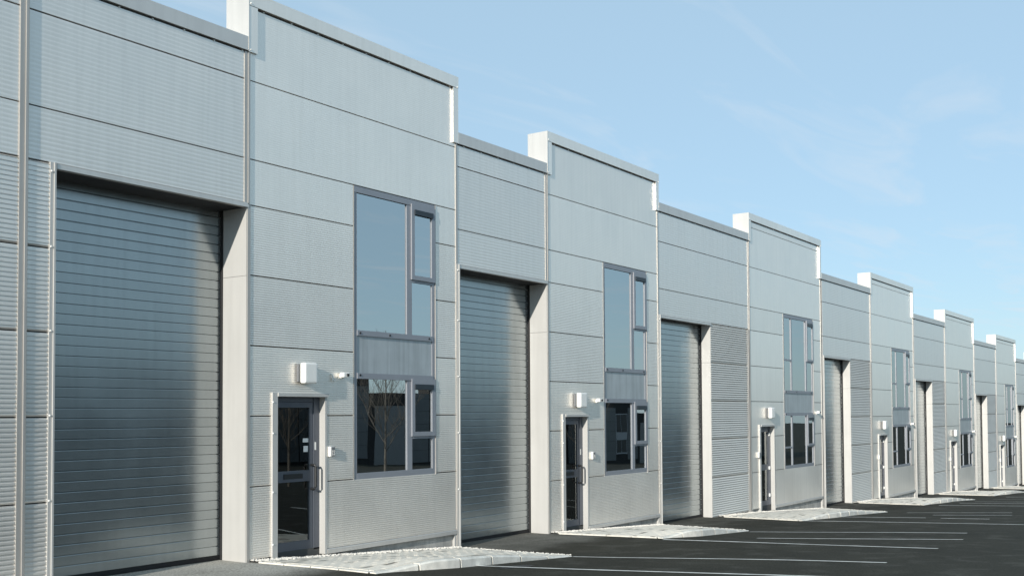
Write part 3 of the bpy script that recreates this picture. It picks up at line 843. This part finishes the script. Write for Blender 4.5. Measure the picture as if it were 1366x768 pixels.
def island(b0, b1, F0, F1, n_kerb, first, label):
    """paved strip in front of a tall block: flush at the bay side, kerb along the front"""
    sl0, sl1 = b0 + 0.05, b1 - 0.05
    mf0, mf1 = 2.55, 2.78

    def P(u, v, lift=0.0):
        """u along the front 0..1, v from wall 0 to kerb 1"""
        s = (sl0 + (sl1 - sl0) * u) * (1 - v) + (F0 + (F1 - F0) * u) * v
        q = 0.0 * (1 - v) + (mf0 + (mf1 - mf0) * sstep(0, 0.35, u)) * v
        rise = 0.11 * sstep(0.02, 0.26, u) * (1 - sstep(0.45, 1.0, u)) * sstep(0.25, 0.95, v) + 0.012
        return (s, -q, gz(s, q) + rise + lift)
    B = MB(); nu, nv = 24, 12
    for i in range(nu + 1):
        for j in range(nv + 1): B.v.append(P(i / nu, j / nv * 0.955, -0.004))
    for i in range(nu):
        for j in range(nv):
            a = i * (nv + 1) + j; B.f.append((a, a + 1, a + nv + 2, a + nv + 1))
    me = B.mesh('paved_island', M['grout'])
    isl = struct(put('paved_island', me), label)
    # kerbstones along the front, edging along the bay side
    for k in range(n_kerb):
        a, b_ = k / n_kerb + 0.004, (k + 1) / n_kerb - 0.004
        B = MB(); pr = []
        nseg = 3
        for q in range(nseg + 1):
            u = a + (b_ - a) * q / nseg
            p0 = P(u, 0.955, 0.004); p1 = P(u, 1.0, 0.002)
            pb = (p1[0], p1[1] - 0.02, gz(p1[0], -p1[1]) - 0.1)
            pc = (p1[0], p1[1] - 0.006, p1[2] - 0.02)
            p1 = (p1[0], p1[1] + 0.014, p1[2])
            pi = (p0[0], p0[1], pb[2])
            pr.append((p0, p1, pc, pb, pi))
        for q in range(nseg):
            for c in range(5):
                B.quad(pr[q][c], pr[q][(c + 1) % 5], pr[q + 1][(c + 1) % 5], pr[q + 1][c])
        for e_ in (pr[0], pr[-1]):
            i = len(B.v); B.v += list(e_); B.f.append(tuple(range(i, i + 5)))
        put('kerbstone', B.mesh('kerbstone', M['kerb']), isl)
    ne = 4
    for k in range(ne):
        B = MB(); v0, v1 = 0.08 + 0.87 * k / ne + 0.003, 0.08 + 0.87 * (k + 1) / ne - 0.003
        a, b_, c, d = P(0, v0, 0.006), P(0, v1, 0.006), P(0.02, v1, 0.006), P(0.02, v0, 0.006)
        lo = [(x, y, z - 0.12) for x, y, z in (a, b_, c, d)]
        i = len(B.v); B.v += [a, b_, c, d] + lo
        B.f += [(i, i + 1, i + 2, i + 3), (i, i + 4, i + 5, i + 1), (i + 1, i + 5, i + 6, i + 2), (i + 2, i + 6, i + 7, i + 3), (i + 3, i + 7, i + 4, i)]
        put('edging_stone', B.mesh('edging_stone', M['kerb']), isl)
    # pavers
    NU = 22 if b1 - b0 < 5.5 else 30
    NV = 24
    cand = []
    joined = MB(); stained = MB()
    for j in range(NV):
        off = 0.5 if j % 2 else 0.0
        for i in range(NU + 1):
            u0 = max(0.022, (i - off) / NU); u1_ = min(0.998, (i + 1 - off) / NU)
            if u1_ - u0 < 0.015: continue
            v0, v1 = 0.035 + 0.915 * j / NV, 0.035 + 0.915 * (j + 1) / NV
            own = first and len(cand) < 300 and j >= 10
            if own: cand.append(1)
            gu, gv_ = random.uniform(0.0006, 0.0016), random.choice((0.0006, 0.0008, 0.0010, 0.0012, 0.0014, 0.0050))
            lift = 0.010 + random.uniform(-0.0008, 0.0008)
            tl = [random.uniform(-0.0008, 0.0008) for _ in range(4)]
            top_ = [P(u0 + gu, v0 + gv_, lift + tl[0]), P(u1_ - gu, v0 + gv_, lift + tl[1]), P(u1_ - gu, v1 - gv_, lift + tl[2]), P(u0 + gu, v1 - gv_, lift + tl[3])]
            dirty = random.random() < (0.09 if u0 < 0.7 else 0.05)
            B = MB() if own else (stained if dirty else joined)
            o = top_[0] if own else (0, 0, 0)
            i0 = len(B.v)
            B.v += [tuple(Vector(p) - Vector(o)) for p in top_] + [tuple(Vector(p) - Vector(o) - Vector((0, 0, 0.03))) for p in top_]
            B.f += [(i0, i0 + 1, i0 + 2, i0 + 3), (i0, i0 + 4, i0 + 5, i0 + 1), (i0 + 1, i0 + 5, i0 + 6, i0 + 2), (i0 + 2, i0 + 6, i0 + 7, i0 + 3), (i0 + 3, i0 + 7, i0 + 4, i0)]
            if own: put('paver', B.mesh('paver', M['stained_paver'] if dirty else M['paver']), isl, o)
    if True:
        o = put('paving', joined.mesh('paving', M['paver']), isl); o['kind'] = 'stuff'
        o = put('stained_paving', stained.mesh('stained_paving', M['stained_paver']), isl); o['kind'] = 'stuff'
    # loose white gravel along the wall and over the far edge
    B = MB()
    def stone(p, r):
        i = len(B.v)
        pts = [(r, 0, 0), (0, r, 0), (-r, 0, 0), (0, -r, 0), (0, 0, r * 0.8), (0, 0, -r * 0.6)]
        B.v += [(p[0] + x * random.uniform(0.6, 1.2), p[1] + y * random.uniform(0.6, 1.2), p[2] + z * random.uniform(0.7, 1.2)) for x, y, z in pts]
        for a, b_, c in ((0, 1, 4), (1, 2, 4), (2, 3, 4), (3, 0, 4), (1, 0, 5), (2, 1, 5), (3, 2, 5), (0, 3, 5)): B.f.append((i + a, i + b_, i + c))
    nst = 1100 if first else 800
    for _ in range(nst):
        u = random.random(); v = abs(random.gauss(0, 0.03)) + 0.004
        if u < 0.15: v = random.random() ** 2 * 0.10
        stone(P(u, v, 0.014), random.uniform(0.010, 0.027))
    for _ in range(nst // 2):
        v = random.uniform(0.0, 0.95); u = 1.0 - random.gauss(0.0, 0.018)
        u = min(u, 1.03)
        p = P(min(u, 1), v, 0.0); p = (p[0] + max(0, u - 1) * 5, p[1], gz(p[0] + max(0, u - 1) * 5, -p[1]) + 0.012)
        stone(p, random.uniform(0.010, 0.024))
    go = put('gravel', B.mesh('gravel', M['gravel'], fix=False)); go['kind'] = 'stuff'
    go['label'] = 'loose white gravel along the wall of ' + label.split(' before ')[1]; go['category'] = 'gravel'
    return isl


island(10.31, 15.17, 10.17, 14.52, 6, True, 'pale paved island with a low kerb before the nearest tall block')
island(18.12, 23.0, 18.1, 21.65, 6, False, 'pale paved island before the second tall block')
island(26.2, 34.4, 25.5, 31.95, 9, False, 'pale paved island before the third tall block')
island(37.6, 45.7, 36.95, 43.55, 9, False, 'pale paved island before the fourth tall block')
island(48.95, 57.1, 48.3, 54.9, 9, False, 'pale paved island before the fifth tall block')
island(60.35, 68.2, 59.7, 66.1, 9, False, 'pale paved island before the sixth tall block')

# ------------------------------------------------------------------ what the glass mirrors: the row across the car park, bare trees
for k in range(12):
    s0 = -24 + 14 * k; s1 = s0 + 13.96; Y = -43
    g0 = gz((s0 + s1) / 2, 43)
    b_ = thing('facing_unit', 'dark facing unit number %d of the row across the car park, seen only mirrored in glass' % (k + 1), 'warehouse unit', ((s0 + s1) / 2, Y, g0), 'units facing across the car park')
    b_['label'] = 'dark unit of the row facing across the car park'
    B = MB(); B.box(s0, s1, Y - 14, Y - 0.05, g0 - 1.5, g0 + 5.6); B.box(s0 + 7, s1, Y - 1.2, Y - 0.05, g0 + 5.6, g0 + 6.4)
    put('wall', B.mesh('wall', M['core']), b_)
    for r_ in range(6):
        for (x0, x1) in ((s0 + 4.2, s0 + 6.95), (s0 + 7.05, s0 + 9.6), (s0 + 11.9, s1 - 0.04)):
            put('panel', MB().box(x0, x1, Y - 0.05, Y, g0 + 0.2 + r_ * 1.0, g0 + 1.18 + r_ * 1.0 if r_ < 5 else g0 + 5.58).mesh('panel', M['far_panel']), b_)
    put('roller_door', MB().box(s0 + 0.6, s0 + 4.0, Y - 0.05, Y - 0.03, g0, g0 + 4.6).mesh('roller_door', M['grey']), b_)
    wf = put('window', MB().box(s0 + 9.65, s0 + 11.85, Y - 0.05, Y - 0.01, g0 + 0.8, g0 + 5.0).mesh('window', M['frame']), b_)
    for (x0, x1) in ((s0 + 9.75, s0 + 10.6), (s0 + 10.7, s0 + 11.75)):
        for (z0, z1) in ((0.95, 2.3), (3.1, 4.9)):
            put('pane', MB().box(x0, x1, Y - 0.01, Y + 0.005, g0 + z0, g0 + z1).mesh('pane', M['black']), wf)


def bare_tree(x, y, h, seed, label):
    rnd = random.Random(seed)
    z0 = gz(x, -y)
    t_ = thing('bare_tree', label, 'tree', (x, y, z0 - 0.05))
    T = MB(); T.tube([(x, y, z0 - 0.1), (x + 0.03, y, z0 + h * 0.3), (x, y + 0.03, z0 + h * 0.6), (x + 0.02, y, z0 + h)], [0.05, 0.04, 0.025, 0.008], 8)
    put('trunk', T.mesh('trunk', M['bark']), t_)
    Bm = MB()
    def branch(p, d, ln, r_, depth):
        pts = [p]; q = p.copy(); dd = d.copy()
        for _ in range(4):
            dd = (dd + Vector((rnd.uniform(-.15, .15), rnd.uniform(-.15, .15), 0.10))).normalized()
            q = q + dd * ln / 4; pts.append(q.copy())
        Bm.tube([tuple(v) for v in pts], [r_ * (1 - 0.18 * k) for k in range(5)], 4)
        if depth > 0:
            for k in (1, 2, 3, 4):
                for _ in range(2):
                    nd = (dd + Vector((rnd.uniform(-1, 1), rnd.uniform(-1, 1), rnd.uniform(0, 0.8)))).normalized()
                    branch(pts[k], nd, ln * 0.5, r_ * 0.45, depth - 1)
    for k in range(24):
        f = 0.2 + 0.75 * k / 24; an = k * 2.4
        branch(Vector((x, y, z0 + h * f)), Vector((math.cos(an), math.sin(an), 0.9)).normalized(), h * 0.40 * (1.1 - f), 0.016 * (1.2 - f), 2)
    put('crown', Bm.mesh('crown', M['bark'], fix=False), t_)


bare_tree(29.4, -14.3, 5.6, 3, 'slender bare young tree mirrored in the nearest lower window')
bare_tree(25.2, -14.6, 5.0, 5, 'bare young tree mirrored in the nearest glass door')
bare_tree(44.5, -15.0, 5.4, 8, 'bare young tree mirrored in the second unit lower window')
